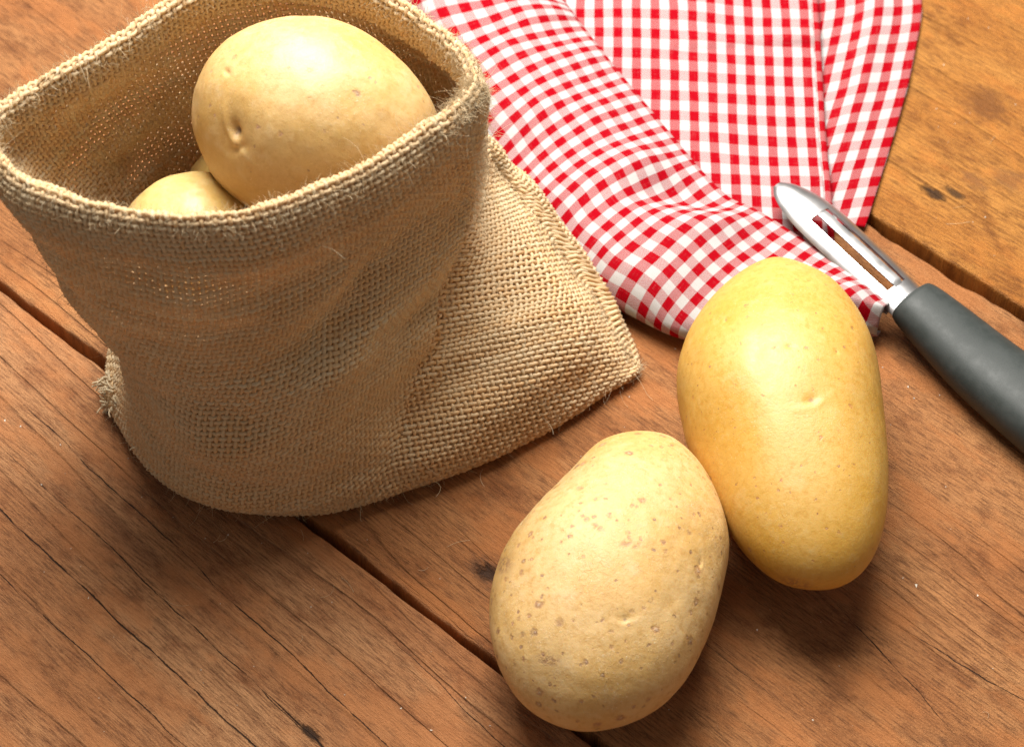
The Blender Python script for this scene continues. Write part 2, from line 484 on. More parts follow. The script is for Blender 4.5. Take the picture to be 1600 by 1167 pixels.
def plank(y0, y1, mat, seed, x0=-38.0, x1=38.0, thick=2.3):
    nx = 230
    xs = np.linspace(x0, x1, nx)
    e = np.array([0.0, 0.0, 0.006, 0.022, 0.05, 0.09, 0.16, 0.34])        # rounded, worn arris
    ez = np.array([-thick, -0.60, -0.20, -0.085, -0.038, -0.016, -0.005, 0.0])
    mid = np.linspace(y0 + 0.7, y1 - 0.7, 130)
    ys = np.concatenate([y0 + e, mid, y1 - e[::-1]])
    zs = np.concatenate([ez, np.zeros(130), ez[::-1]])
    X, Y = np.meshgrid(xs, ys, indexing='ij')
    Z = np.broadcast_to(zs, X.shape).copy()
    q = np.stack([X * 0.5, Y * 0.0, np.zeros_like(X)], -1)
    dlo, dhi = np.clip(1 - (Y - y0) / 0.8, 0, 1), np.clip(1 - (y1 - Y) / 0.8, 0, 1)
    nl = lattice_noise(q, 1.0, seed) * 0.075 + lattice_noise(q, 4.0, seed + 1) * 0.035
    nh = lattice_noise(q, 1.0, seed + 2) * 0.075 + lattice_noise(q, 4.0, seed + 3) * 0.035
    Y = Y + nl * dlo + nh * dhi
    chip = np.clip(lattice_noise(q, 1.5, seed + 6) - 0.45, 0, 1) * 0.22
    Z = Z - chip * np.maximum(dlo, dhi) * (Z > -0.5)
    P = np.stack([X * 0.25, Y * 0.6, np.zeros_like(X)], -1)
    Z = Z + (Z > -0.5) * (lattice_noise(P, 1.0, seed + 4) * 0.018 + lattice_noise(P, 3.1, seed + 5) * 0.008)
    V = np.stack([X, Y, Z], -1).reshape(-1, 3)
    return mesh_obj('plank', V, grid_faces(nx, len(ys))[:, ::-1], mat, boards)


tag(plank(-30.0, -8.37, W_low, 1), 'reddish lower left board with long dark cracks')
tag(plank(-8.09, 12.42, W_mid, 20), 'wide middle board with a small dark knot')
tag(plank(12.83, 36.0, W_up, 40), 'orange upper right board with dark stains')
under = mesh_obj('gap_light_block', [(-38, -30, -2.6), (38, -30, -2.6), (38, 36, -2.6), (-38, 36, -2.6),  # added slab under the boards, stops light leaking up through the gaps
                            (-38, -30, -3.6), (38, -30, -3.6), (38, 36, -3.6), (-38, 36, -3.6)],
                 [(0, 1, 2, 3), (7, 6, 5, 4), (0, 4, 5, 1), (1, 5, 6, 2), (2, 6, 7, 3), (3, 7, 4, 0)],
                 plain_material('gap_shade_dark', (0.05, 0.03, 0.02)), boards, smooth=False)  # near-black colour stands in for the shade down in the gaps

# ------------------------------------------------------------------ the sack
SP = 0.183                                             # thread pitch
# rings from the ground to the rim: right seam, 7 along the back, left seam, 8 along the front
RINGS = [
    [(3.9, .05, .12), (3.0, 2.2, .12), (1.2, 4.4, .12), (-1.5, 5.6, .12), (-5, 5.9, .12), (-8.5, 5.2, .12), (-11, 3.4, .12), (-12.3, 1.2, .12),
     (-12.5, -.6, .12), (-11.95, -2.3, .12), (-10.5, -4.2, .12), (-8.4, -5.3, .12), (-5.7, -5.4, .12), (-3.3, -4.65, .12), (-1.0, -3.65, .12), (1.2, -2.3, .12), (2.9, -.95, .12)],
    [(3.75, .2, .55), (2.9, 2.4, 1.2), (1.2, 4.7, 1.3), (-1.5, 5.9, 1.3), (-5, 6.2, 1.3), (-8.5, 5.5, 1.3), (-11, 3.6, 1.3), (-12.2, 1.2, 1.2),
     (-12.0, -.8, 1.2), (-11.7, -2.6, 1.2), (-10.5, -4.5, 1.2), (-8.5, -5.72, 1.2), (-5.8, -5.72, 1.2), (-3.4, -4.75, 1.3), (-1.0, -3.55, 1.6), (1.3, -1.95, 1.55), (2.95, -.55, 1.0)],
    [(2.6, 1.6, 1.6), (1.9, 3.3, 2.4), (.6, 5.0, 3.0), (-1.8, 5.9, 3.2), (-5, 6.1, 3.3), (-8.4, 5.3, 3.3), (-10.6, 3.3, 3.3), (-11.4, 1.0, 3.3),
     (-11.5, -1.2, 3.3), (-11.2, -3.0, 3.3), (-10.0, -4.9, 3.3), (-8.0, -5.9, 3.3), (-5.5, -5.6, 3.3), (-2.85, -3.0, 3.9), (-1.85, -2.3, 3.25), (.4, -.9, 3.25), (1.9, .5, 2.45)],
    [(1.0, 3.2, 3.0), (.5, 4.3, 3.6), (-.6, 5.3, 4.6), (-2.4, 5.6, 5.2), (-5.2, 5.7, 5.5), (-8.5, 4.9, 5.6), (-10.9, 3.0, 5.6), (-11.9, .8, 5.6),
     (-12.0, -1.4, 5.5), (-11.6, -3.2, 5.5), (-10.0, -5.1, 5.5), (-7.8, -5.85, 5.5), (-5.0, -4.8, 5.5), (-2.1, -1.75, 5.8), (-2.05, -.55, 4.9), (-.8, .3, 4.15), (.3, 1.8, 3.6)],
    [(-.7, 4.7, 4.6), (-1.0, 4.9, 5.4), (-1.6, 5.1, 6.6), (-3.2, 5.2, 7.6), (-5.6, 5.2, 8.0), (-8.6, 4.4, 8.2), (-11.2, 2.5, 8.2), (-12.4, .5, 8.2),
     (-12.8, -1.7, 8.1), (-12.4, -3.5, 8.1), (-10.4, -5.1, 8.1), (-7.4, -5.45, 8.1), (-4.2, -3.6, 8.1), (-1.45, -.75, 8.0), (-1.5, .3, 6.95), (-1.25, 1.5, 5.5), (-.85, 2.9, 4.75)],
    [(-.80, 1.25, 10.4), (-1.1, 2.1, 10.5), (-2.0, 3.3, 10.5), (-3.9, 4.4, 10.6), (-6.1, 4.7, 10.6), (-8.6, 4.0, 10.6), (-11.2, 2.3, 10.6), (-13.1, .3, 10.6),
     (-13.7, -1.7, 10.6), (-12.9, -3.7, 10.6), (-10.2, -5.1, 10.6), (-7.1, -5.1, 10.6), (-3.9, -3.3, 10.6), (-1.45, -1.0, 10.5), (-1.05, -.35, 10.3), (-.88, .25, 10.2), (-.82, .8, 10.3)],
    [(-.88, .1, 12.85), (-1.25, 1.25, 12.85), (-2.3, 2.5, 12.85), (-4.2, 4.0, 12.85), (-6.5, 4.7, 12.85), (-8.8, 4.0, 12.85), (-11.2, 1.75, 12.85), (-13.4, -.1, 12.85),
     (-14.4, -1.75, 12.85), (-13.1, -3.7, 12.85), (-10.3, -4.8, 12.85), (-7.3, -4.9, 12.85), (-4.3, -3.5, 12.85), (-1.9, -1.5, 12.85), (-1.4, -.95, 12.85), (-1.1, -.55, 12.85), (-.95, -.2, 12.85)],
]


panel_knots = {}


def sack_surface():
    NPT = 17
    n_back, n_front = 360, 520
    tb = np.linspace(0, 8, n_back)                    # right seam -> back -> left seam
    tf = np.linspace(8, 17, n_front)                  # left seam -> front -> right seam
    rings = [np.array(r) for r in RINGS]
    foot = rings[0].copy()
    cen = foot.mean(0)
    dirn = cen - foot
    dirn /= np.linalg.norm(dirn, axis=1)[:, None]
    foot = foot + dirn * .55
    foot[:, 2] = .06
    rings[0][:, 2] = .30
    rings.insert(0, foot)
    top = rings[-1]
    tang = np.roll(top, -1, 0) - np.roll(top, 1, 0)
    inw = np.stack([-tang[:, 1], tang[:, 0], 0 * tang[:, 0]], -1)
    inw /= np.linalg.norm(inw, axis=1)[:, None]
    # the hem, folded to the inside
    for k, (d, dz) in enumerate(((0.05, .11), (.14, .15), (.23, .06), (.27, -.5), (.23, -1.1))):
        dd = d
        rings.append(top + inw * dd + np.array([0, 0, dz]))
    panels = []
    for t in (tb, tf):
        dense = np.stack([catmull(r, t, closed=True) for r in rings], 1)      # (nw, nring, 3)
        seg = np.linalg.norm(np.diff(dense, axis=1), axis=2).mean(0)
        kn = np.concatenate([[0], np.cumsum(seg)])
        nv = 330
        vv = np.linspace(0, kn[-1], nv)
        # cubic Hermite on mean chord lengths
        m = np.zeros_like(dense)
        h = np.diff(kn)
        dl = np.diff(dense, axis=1) / h[None, :, None]
        m[:, 1:-1] = (dl[:, :-1] * h[None, 1:, None] + dl[:, 1:] * h[None, :-1, None]) / (h[:-1] + h[1:])[None, :, None]
        m[:, 0], m[:, -1] = dl[:, 0], dl[:, -1]
        i = np.clip(np.searchsorted(kn, vv, side='right') - 1, 0, len(h) - 1)
        f = ((vv - kn[i]) / h[i])[None, :, None]
        hh = h[i][None, :, None]
        P = (2 * f ** 3 - 3 * f ** 2 + 1) * dense[:, i] + (f ** 3 - 2 * f ** 2 + f) * hh * m[:, i] + (-2 * f ** 3 + 3 * f ** 2) * dense[:, i + 1] + (f ** 3 - f ** 2) * hh * m[:, i + 1]
        rim_v = kn[len(RINGS) + 1] + 0.5 * (kn[len(RINGS) + 2] - kn[len(RINGS) + 1])
        panels.append([P, vv, rim_v])
        panel_knots[len(panels) == 2] = kn
    return panels


def normals(P):
    du = np.gradient(P, axis=0)
    dv = np.gradient(P, axis=1)
    N = np.cross(du, dv)
    return N / (np.linalg.norm(N, axis=2)[..., None] + 1e-9)


def wrinkle(P, N, vv, rim_v, front):
    fade = np.clip(vv / 1.5, 0, 1) * np.clip((rim_v - vv) / 2.0, 0, 1)
    q = P * np.array([1.0, 1.0, 1.0])
    d = lattice_noise(q * np.array([.35, .35, .8]), 1.0, 3) * 0.22
    d = d + lattice_noise(q * np.array([.8, .8, 1.7]), 1.0, 5) * 0.08
    if front:
        x, z = P[..., 0], P[..., 2]
        # soft creases seen on the front of the sack
        d = d - 0.42 * np.exp(-((z - (8.6 + .45 * (x + 4.0))) / 0.75) ** 2) * np.exp(-((x + 4.1) / 1.5) ** 2)
        d = d + 0.25 * np.exp(-((z - (6.6 + .40 * (x + 4.0))) / 0.7) ** 2) * np.exp(-((x + 4.2) / 2.2) ** 2)
        d = d - 0.28 * np.exp(-((z - (5.3 - .05 * (x + 8))) / 0.6) ** 2) * np.exp(-((x + 8.2) / 2.6) ** 2)
        d = d + 0.15 * np.exp(-((z - 3.6) / 0.7) ** 2) * np.exp(-((x + 8.2) / 3.0) ** 2)
    rimw = np.exp(-((vv - rim_v) / 1.2) ** 2)
    d = d * fade + rimw * (lattice_noise(q * np.array([.9, .9, .2]), 1.0, 8) * 0.10 + lattice_noise(q * np.array([2.4, 2.4, .3]), 1.0, 9) * 0.06)
    return P + N * d[..., None]


panels = sack_surface()
sack = tag(empty('burlap_sack', (-5.5, 0, 0)), 'open brown burlap sack standing on the boards with potatoes showing inside', 'sack')
SO = np.array([-5.5, 0, 0])


def weave(P, N, A, Bc, seg, store, thin=1.0):
    """lay warps along A = n * pitch and wefts along B = m * pitch over a grid of surface points"""
    nw, nv = P.shape[:2]
    Bm = np.minimum.accumulate(Bc, axis=1) - np.arange(nv)[None, :] * 1e-6
    A = np.maximum.accumulate(A, axis=0) + np.arange(nw)[:, None] * 1e-6
    amp = 0.052
    curves, rads, tones, norms = store

    def sample(G, wi, vi):
        w0 = np.clip(np.floor(wi).astype(int), 0, nw - 2)
        v0 = np.clip(np.floor(vi).astype(int), 0, nv - 2)
        fw, fv = (wi - w0)[:, None], (vi - v0)[:, None]
        G3 = G if G.ndim == 3 else G[..., None]
        return (G3[w0, v0] * (1 - fw) + G3[w0 + 1, v0] * fw) * (1 - fv) + (G3[w0, v0 + 1] * (1 - fw) + G3[w0 + 1, v0 + 1] * fw) * fv

    def emit(wi, vi, coord_along, idx, sign, r0):
        c0 = coord_along / SP
        if c0[-1] < c0[0]:
            wi, vi, c0 = wi[::-1], vi[::-1], c0[::-1]
        keep = np.concatenate([[True], np.diff(np.maximum.accumulate(c0)) > 1e-5])
        wi, vi, c0 = wi[keep], vi[keep], c0[keep]
        if len(c0) < 2 or c0[-1] - c0[0] < 0.4:
            return
        g = np.arange(math.ceil(c0[0] * seg), math.floor(c0[-1] * seg) + 1) / seg
        g = np.concatenate([[c0[0]], g[(g > c0[0] + .1) & (g < c0[-1] - .1)], [c0[-1]]])
        w2, v2 = np.interp(g, c0, wi), np.interp(g, c0, vi)
        Q, NN = sample(P, w2, v2), sample(N, w2, v2)
        disp = sign * amp * np.cos(math.pi * (g + idx))
        kn_ = np.arange(c0[0] - 1, c0[-1] + 8, 3.0)
        slub = np.interp(g, kn_, 1 + rng.normal(0, .055, len(kn_)))
        curves.append(Q + NN * disp[:, None] + rng.normal(0, .0045, (len(g), 3)))
        rads.append(np.clip(r0 * thin * slub * rng.normal(1, .015), .036, .092))
        tones.append(np.clip(rng.normal(.45, .22), 0, 1))
        norms.append(NN)

    for m in range(math.ceil(Bm.min() / SP), math.floor(Bm.max() / SP) + 1):
        val = m * SP
        has = (Bm[:, 0] >= val) & (Bm[:, -1] <= val)
        k = np.clip(np.sum(Bm >= val, axis=1) - 1, 0, nv - 2)
        ar = np.arange(nw)
        vi = k + np.clip((Bm[ar, k] - val) / (Bm[ar, k] - Bm[ar, k + 1] + 1e-9), 0, 1)
        run = np.flatnonzero(has)
        if len(run) < 3:
            continue
        for part in np.split(run, np.flatnonzero(np.diff(run) > 1) + 1):
            if len(part) > 2:
                wi = part.astype(float)
                emit(wi, vi[part], sample(A, wi, vi[part])[:, 0], m, 1.0, 0.0700)
    for m in range(math.ceil(A.min() / SP), math.floor(A.max() / SP) + 1):
        val = m * SP
        has = (A[0] <= val) & (A[-1] >= val)
        k = np.clip(np.sum(A <= val, axis=0) - 1, 0, nw - 2)
        ar = np.arange(nv)
        wi = k + np.clip((val - A[k, ar]) / (A[k + 1, ar] - A[k, ar] + 1e-9), 0, 1)
        run = np.flatnonzero(has)
        if len(run) < 3:
            continue
        for part in np.split(run, np.flatnonzero(np.diff(run) > 1) + 1):
            if len(part) > 2:
                vi = part.astype(float)
                emit(wi[part], vi, sample(Bc, wi[part], vi)[:, 0], m, -1.0, 0.0650)


def thread_panel(P, vv, rim_v, front):
    nw, nv = P.shape[:2]
    N = normals(P)
    sgn = 1.0 if (N[nw // 2, nv // 3, 1] < 0) == front else -1.0
    P = wrinkle(P, N * sgn, vv, rim_v, front)
    N = normals(P) * sgn
    # warp coordinate: arc length along the ring; weft coordinate: arc length down from the rim
    da = np.linalg.norm(np.diff(P, axis=0), axis=2)
    A = np.vstack([np.zeros((1, nv)), np.cumsum(da, 0)])
    mid = int(nw * (0.40 if front else 0.5))
    A = A - A[mid:mid + 1]
    db = np.linalg.norm(np.diff(P, axis=1), axis=2)
    Bc = np.hstack([np.zeros((nw, 1)), np.cumsum(db, 1)])
    jr = int(np.argmin(abs(vv - rim_v)))
    Bc = Bc[:, jr:jr + 1] - Bc
    nA, nB = lattice_noise(P, 0.45, 31) * 0.025, lattice_noise(P, 0.45, 37) * 0.025
    store = ([], [], [], [])
    seg, sides = (3, 6) if front else (2, 4)
    if front:
        # right of the crease the cloth is pleated; the corner that lies out flat carries its own straight grain
        cw = int(nw * (13.0 - 8.0) / 9.0)
        j4 = int(np.argmin(abs(vv - panel_knots[True][5]))) + 4
        slant = P[..., 1] * math.sin(TH) + P[..., 2] * math.cos(TH)
        Ae = P[..., 0] + 0.12 * slant
        Be = -slant + 0.16 * P[..., 0]
        inc = np.maximum(np.diff(Ae, axis=0), 0.6 * np.diff(A, axis=0) * (np.arange(nw - 1)[:, None] > cw + 0.55 * (nw - cw)))
        inc = np.maximum(inc, 0.95 * np.diff(A, axis=0) * (np.arange(nw - 1)[:, None] > cw + 0.80 * (nw - cw)))
        Ae = np.vstack([Ae[:1], Ae[:1] + np.cumsum(inc, 0)])
        Ae = Ae + (A[cw] - Ae[cw])[None, :]
        Be = Be + (Bc[cw] - Be[cw])[None, :]
        A, Bc, Ae, Be = A + nA, Bc + nB, Ae + nA, Be + nB
        weave(P[:cw + 1], N[:cw + 1], A[:cw + 1], Bc[:cw + 1], seg, store)
        weave(P[cw - 3:, j4 - 6:], N[cw - 3:, j4 - 6:], A[cw - 3:, j4 - 6:], Bc[cw - 3:, j4 - 6:], seg, store)
        weave(P[cw:, :j4 + 6], N[cw:, :j4 + 6], Ae[cw:, :j4 + 6], Be[cw:, :j4 + 6], seg, store, .88)
    else:
        weave(P, N, A + nA, Bc + nB, seg, store)
    curves, rads, tones, norms = store
    V, Fc = tubes(curves, rads, sides, norms)
    tone = np.concatenate([np.full(len(c) * sides, t) for c, t in zip(curves, tones)])
    return V, Fc, tone, P, N


M_burlap = burlap_material('jute_yarn', (0.96, 0.665, 0.35), (0.98, 0.84, 0.59), 0.29)
surf = {}
for nm, (P, vv, rim_v), front in (('back_weave', panels[0], False), ('front_weave', panels[1], True)):
    V, Fc, tone, P2, N2 = thread_panel(P, vv, rim_v, front)
    o = mesh_obj(nm, V - SO, Fc, M_burlap, sack, attrs={'tone': tone})
    tag(o, kind='stuff')
    surf[front] = (P2, N2, vv, rim_v)

# flat base of the sack, out of sight under the potatoes
base_ring = catmull(np.array(RINGS[0]), np.linspace(0, 17, 120, endpoint=False), closed=True)
bm = bmesh.new()
bvs = [bm.verts.new(Vector(p - SO) * CM) for p in base_ring]
bm.faces.new(bvs)
me = bpy.data.meshes.new('base')
bm.to_mesh(me)
bm.free()
me.materials.append(M_burlap)
o = bpy.data.objects.new('base', me)
col.objects.link(o)
o.parent = sack

# side seams: the two panels are joined by a thick stitched yarn
def seam(P, i, name):
    c = P[i, 4:250:3]
    c = c + rng.normal(0, .02, c.shape)
    cs, rr = [], []
    for k in range(3):
        ph = k * 2 * math.pi / 3
        t = np.arange(len(c)) * 0.9
        off = np.stack([np.cos(t + ph), np.sin(t + ph), np.zeros_like(t)], -1) * 0.06
        cs.append(c + off)
        rr.append(np.full(len(c), .055))
    V, Fc = tubes(cs, rr, 5)
    mesh_obj(name, V - SO, Fc, M_burlap, sack, attrs={'tone': np.full(len(V), .6)})


seam(surf[True][0], 0, 'side_seam')

# loose fibres
M_fibre = burlap_material('jute_fibre', (0.84, 0.66, 0.40), (0.93, 0.82, 0.60), 0.3)


def fibres(count, lmin, lmax, rad, pick, nseg, lift, curl):
    cs, rr = [], []
    for _ in range(count):
        p, nrm, tg = pick()
        L = rng.uniform(lmin, lmax)
        d = nrm * rng.uniform(*lift) + tg * rng.normal(0, 1) + np.cross(nrm, tg) * rng.normal(0, 1)
        d /= np.linalg.norm(d) + 1e-9
        pts = [p + nrm * 0.03]
        bend = rng.normal(0, curl, 3)
        for k in range(nseg):
            d = d + bend / nseg + rng.normal(0, .10, 3)
            d /= np.linalg.norm(d)
            pts.append(pts[-1] + d * L / nseg)
        pts = np.array(pts)
        pts[:, 2] = np.maximum(pts[:, 2], 0.03)
        cs.append(pts)
        rr.append(np.linspace(1.0, 0.5, nseg + 1) * rad * rng.uniform(.7, 1.3))
    return cs, rr


def picker(front, vlo, vhi, inner=False):
    P, N, vv, rim_v = surf[front]
    nw, nv = P.shape[:2]
    j0, j1 = np.searchsorted(vv, rim_v + vlo), np.searchsorted(vv, rim_v + vhi)
    j0, j1 = max(1, j0), min(nv - 1, max(j1, j0 + 2))
    def f():
        i, j = rng.integers(1, nw - 1), rng.integers(j0, j1)
        n_ = N[i, j] * (-1 if inner else 1)
        t = P[i + 1, j] - P[i - 1, j]
        return P[i, j], n_, t / (np.linalg.norm(t) + 1e-9)
    return f


def edge_pick():
    P_, N_, vv_, rv_ = surf[True]
    i = P_.shape[0] - 1 - int(abs(rng.normal(0, 9)))
    j = rng.integers(8, int(np.searchsorted(vv_, panel_knots[True][5])))
    i = min(i, P_.shape[0] - 2)
    t = P_[i, j + 1] - P_[i, j - 1]
    return P_[i, j], N_[i, j], t / (np.linalg.norm(t) + 1e-9)


cs, rr = [], []
for cnt, l0, l1, rad, pk, ns, lift, curl in (
        (900, .10, .32, .0050, edge_pick, 3, (.2, 1.2), 1.0),
        (5200, .15, .42, .0050, picker(True, -30, .3), 3, (.1, .9), .9),
        (3200, .12, .42, .0055, picker(True, -.5, .7), 3, (.3, 1.4), 1.0),
        (2600, .12, .42, .0055, picker(False, -.5, .7), 3, (.3, 1.4), 1.0),
        (1100, .15, .40, .0050, picker(False, -7, -.5, True), 3, (.1, .9), .9),
        (420, .5, 1.3, .0065, picker(True, -30, .3), 6, (.0, .6), 1.4),
        (60, .4, 1.0, .0060, picker(True, -.4, .6), 6, (.3, 1.2), 1.5),
        (60, .4, 1.0, .0060, picker(False, -.4, .6), 6, (.3, 1.2), 1.5),
        (130, .5, 1.3, .0065, picker(False, -7, -.5, True), 6, (.0, .6), 1.4)):
    a, b = fibres(cnt, l0, l1, rad, pk, ns, lift, curl)
    cs += a
    rr += b
V, Fc = tubes(cs, rr, 3)
tag(mesh_obj('loose_fibres', V - SO, Fc, M_fibre, sack, attrs={'tone': rng.uniform(0, 1, len(V))}), kind='stuff')

# frayed yarn ends at the lower left corner
Pf = surf[True][0]
cs, rr = [], []
for k in range(60):
    i = int(abs(rng.normal(0, 30)))
    j = int(rng.uniform(3, 30))
    p = Pf[min(i, 110), j] + np.array([-.10, -.05, 0])
    d = np.array([-.75, .15 + rng.normal(0, .5), rng.uniform(.0, .7)])
    d /= np.linalg.norm(d)
    L = rng.uniform(.2, .5) * (1.0 if i < 35 else .6)
    pts = [p]
    bend = rng.normal(0, 1.5, 3) + np.array([0, 0, -.8])
    for s in range(6):
        d = d + bend / 6
        d /= np.linalg.norm(d)
        pts.append(pts[-1] + d * L / 6)
    pts = np.array(pts)
    pts[:, 2] = np.maximum(pts[:, 2], .06)
    cs.append(pts)
    rr.append(np.linspace(.05, .03, 7) * rng.uniform(.6, 1.2))
V, Fc = tubes(cs, rr, 5)
tag(mesh_obj('corner_fringe', V - SO, Fc, M_fibre, sack, attrs={'tone': rng.uniform(.4, 1, len(V))}), 'pale frayed yarn ends at the corner', kind='stuff')

# ------------------------------------------------------------------ potatoes
_ico = None


def ico(sub):
    bm_ = bmesh.new()
    bmesh.ops.create_icosphere(bm_, subdivisions=sub, radius=1.0)
    v = np.array([p.co[:] for p in bm_.verts])
    f = np.array([[w.index for w in q.verts] for q in bm_.faces])
    bm_.free()
    return v, f


ICO = ico(7)
ICO_LOW = ico(5)


def potato(name, outline, height, centre, mat, label, seed, frame=None, eyes=(), taper=(0, 0), lump=1.0, hi=True, squash=0.0, group='potatoes'):
    """outline: plan outline as (x, y) offsets in cm, anticlockwise or not, star-shaped about (0, 0)"""
    d, f = ICO if hi else ICO_LOW
    out = np.array(outline, float)
    out = catmull(out, np.linspace(0, len(out), 400, endpoint=False), closed=True)
    ang = np.arctan2(out[:, 1], out[:, 0])
    rad = np.hypot(out[:, 0], out[:, 1])
    o_ = np.argsort(ang)
    ang, rad = ang[o_], rad[o_]
    aa = np.concatenate([ang - 2 * math.pi, ang, ang + 2 * math.pi])
    rr_ = np.tile(rad, 3)
    th = np.linspace(-math.pi, math.pi, 721)
    rd = np.interp(th, aa, rr_)
    ker = np.hanning(21)
    ker /= ker.sum()
    rd = np.convolve(np.concatenate([rd[-61:-1], rd, rd[1:61]]), ker, 'same')[60:-60]
    ph = np.arctan2(d[:, 1], d[:, 0])
    r = np.interp(ph, th, rd)
    rm = rd.mean()
    hxy = np.hypot(d[:, 0], d[:, 1])
    r = rm + (r - rm) * np.sin(hxy * math.pi / 2)
    p = np.stack([d[:, 0] * r, d[:, 1] * r, d[:, 2] * height], -1)
    along = (p[:, 0] * taper[0] + p[:, 1] * taper[1])
    p[:, 2] *= 1 + along
    if squash:
        p[:, 2] = np.where(p[:, 2] < 0, p[:, 2] * (1 - squash), p[:, 2])
    nrm = d / np.array([rm, rm, height])
    nrm /= np.linalg.norm(nrm, axis=1)[:, None]
    k = seed * 17.3
    p = p + lump * nrm * (lattice_noise(d * 1.6 + k, 1.0, seed) * .085 + lattice_noise(d * 3.7 + k, 1.0, seed + 1) * .022 + lattice_noise(d * 9 + k, 1.0, seed + 2) * .012)[:, None]
    eye = np.zeros(len(d))
    scar = np.zeros(len(d))
    for e in eyes:
        kind, dx, dy, dz, size, depth = e[:6]
        c = np.array([dx, dy, dz], float)
        c /= np.linalg.norm(c)
        i0 = np.argmax(d @ c)
        q = p - p[i0]
        n0 = nrm[i0]
        q = q - (q @ n0)[:, None] * n0
        t1 = np.cross(n0, [0, 0, 1.0])
        t1 = t1 / (np.linalg.norm(t1) + 1e-9) if np.linalg.norm(t1) > 1e-3 else np.array([1.0, 0, 0])
        t2 = np.cross(n0, t1)
        a = e[6] if len(e) > 6 else 0.0
        x_, y_ = q @ t1, q @ t2
        x_, y_ = x_ * math.cos(a) + y_ * math.sin(a), -x_ * math.sin(a) + y_ * math.cos(a)
        near = (d @ c) > 0.2
        if kind == 'eye':          # pit with a brow under it
            g = np.exp(-(x_ / size) ** 2 - (y_ / (size * .75)) ** 2) * near
            brow = np.exp(-(x_ / (size * 3.2)) ** 2 - ((y_ - size * .95 + (x_ / size) ** 2 * .06 * size) / (size * .55)) ** 2) * near
            broad = np.exp(-(x_ / (size * 3.5)) ** 2 - (y_ / (size * 2.4)) ** 2) * near
            p = p - nrm * (g * depth + broad * depth * .5 - brow * depth * .45)[:, None]
            eye = np.maximum(eye, np.exp(-(x_ / (size * .55)) ** 2 - (y_ / (size * .45)) ** 2) * near)
        elif kind == 'dent':
            g = np.exp(-(x_ / size) ** 2 - (y_ / (size * .45)) ** 2) * near
            p = p - nrm * (g * depth)[:, None]
        elif kind == 'scar':
            g = np.exp(-((x_ / size) ** 2 + (y_ / (size * .5)) ** 2) ** 1.5) * near
            scar = np.maximum(scar, g)
    if frame is not None:
        p = p @ np.array(frame)            # rows: world directions of local x, y, z
    cz = centre[2]
    if frame is None:
        cz = -p[:, 2].min() - 0.02
    o = mesh_obj(name, p, f, mat, attrs={'eye': eye, 'scar': scar})
    o.location = Vector((centre[0], centre[1], cz)) * CM
    tag(o, label, 'potato', group)
    return o


S1, K1 = 53.6, 1.20
px1 = [(1240, 398), (1200, 402), (1150, 432), (1100, 482), (1070, 535), (1058, 590), (1066, 660), (1085, 712), (1114, 785), (1148, 846), (1198, 893), (1258, 908),
       (1310, 897), (1350, 858), (1374, 790), (1383, 700), (1384, 600), (1376, 535), (1350, 475), (1310, 428)]
px2 = [(990, 678), (940, 694), (890, 742), (840, 800), (792, 860), (768, 920), (768, 980), (785, 1035), (825, 1082), (890, 1110), (950, 1108), (1010, 1088), (1060, 1045),
       (1108, 965), (1128, 900), (1137, 845), (1124, 775), (1094, 718), (1050, 684)]
outl1 = [((x - 1222) / S1, (650 - y) / S1 * K1) for x, y in px1]
outl2 = [((x - 948) / 54.0, (893 - y) / 54.0 * 1.18) for x, y in px2]
M_p1 = potato_material('potato_skin_yellow', (0.625, 0.372, 0.082), (0.600, 0.322, 0.040), (0.640, 0.430, 0.155), (0.40, 0.17, 0.05), 1.0, 1.0, 0.36, 1.75, 0.058)
M_p2 = potato_material('potato_skin_pale', (0.642, 0.424, 0.176), (0.594, 0.355, 0.102), (0.682, 0.496, 0.263), (0.36, 0.18, 0.08), 2.0, 1.0, 0.95, 1.60, 0.10)
M_p3 = potato_material('potato_skin_matte', (0.633, 0.423, 0.180), (0.585, 0.355, 0.106), (0.662, 0.487, 0.253), (0.38, 0.20, 0.12), 3.0, 0.85, 0.50, 1.35, 0.075)
potato('potato', outl1, 2.95, (7.97, -3.95, 0), M_p1, 'smooth bright yellow potato lying upright beside the peeler, on the right', 3, lump=.55, taper=(0, .03), squash=.06,
       eyes=(('eye', .12, -.28, .95, .20, .055), ('eye', .0, .10, .99, .09, .035), ('eye', .40, .12, .9, .08, .03), ('dent', -.25, .05, .97, .5, .03),
             ('scar', -.05, .96, .35, .55, 0, .2), ('scar', .0, -.93, -.05, .5, 0, 0), ('eye', -.42, .45, .75, .08, .03)))
potato('potato', outl2, 2.75, (2.69, -9.33, 0), M_p2, 'pale speckled potato with brown spots, nearest the camera', 8, taper=(0, .0), squash=.06,
       eyes=(('scar', .12, -.18, .97, .22, 0, 0), ('scar', .20, -.20, .97, .14, 0, 0), ('eye', .08, -.62, .75, .12, .05), ('scar', -.35, -.75, .5, .35, 0, .3),
             ('scar', -.1, -.05, .99, .18, 0, 0), ('dent', -.62, .25, .72, .8, .05), ('scar', -.85, -.1, .4, .6, 0, .9), ('eye', .75, -.2, .6, .09, .04)))
VIEW = [(1, 0, 0), (0, math.sin(TH), math.cos(TH)), (0, -math.cos(TH), math.sin(TH))]
px3 = [(300, 170), (306, 130), (330, 88), (380, 44), (440, 22), (520, 31), (580, 56), (632, 98), (668, 148), (688, 205), (680, 270), (640, 320), (560, 356), (480, 362), (400, 335), (345, 293), (315, 240), (302, 205)]
outl3 = [((x - 490) / 56.3, (190 - y) / 56.3) for x, y in px3]
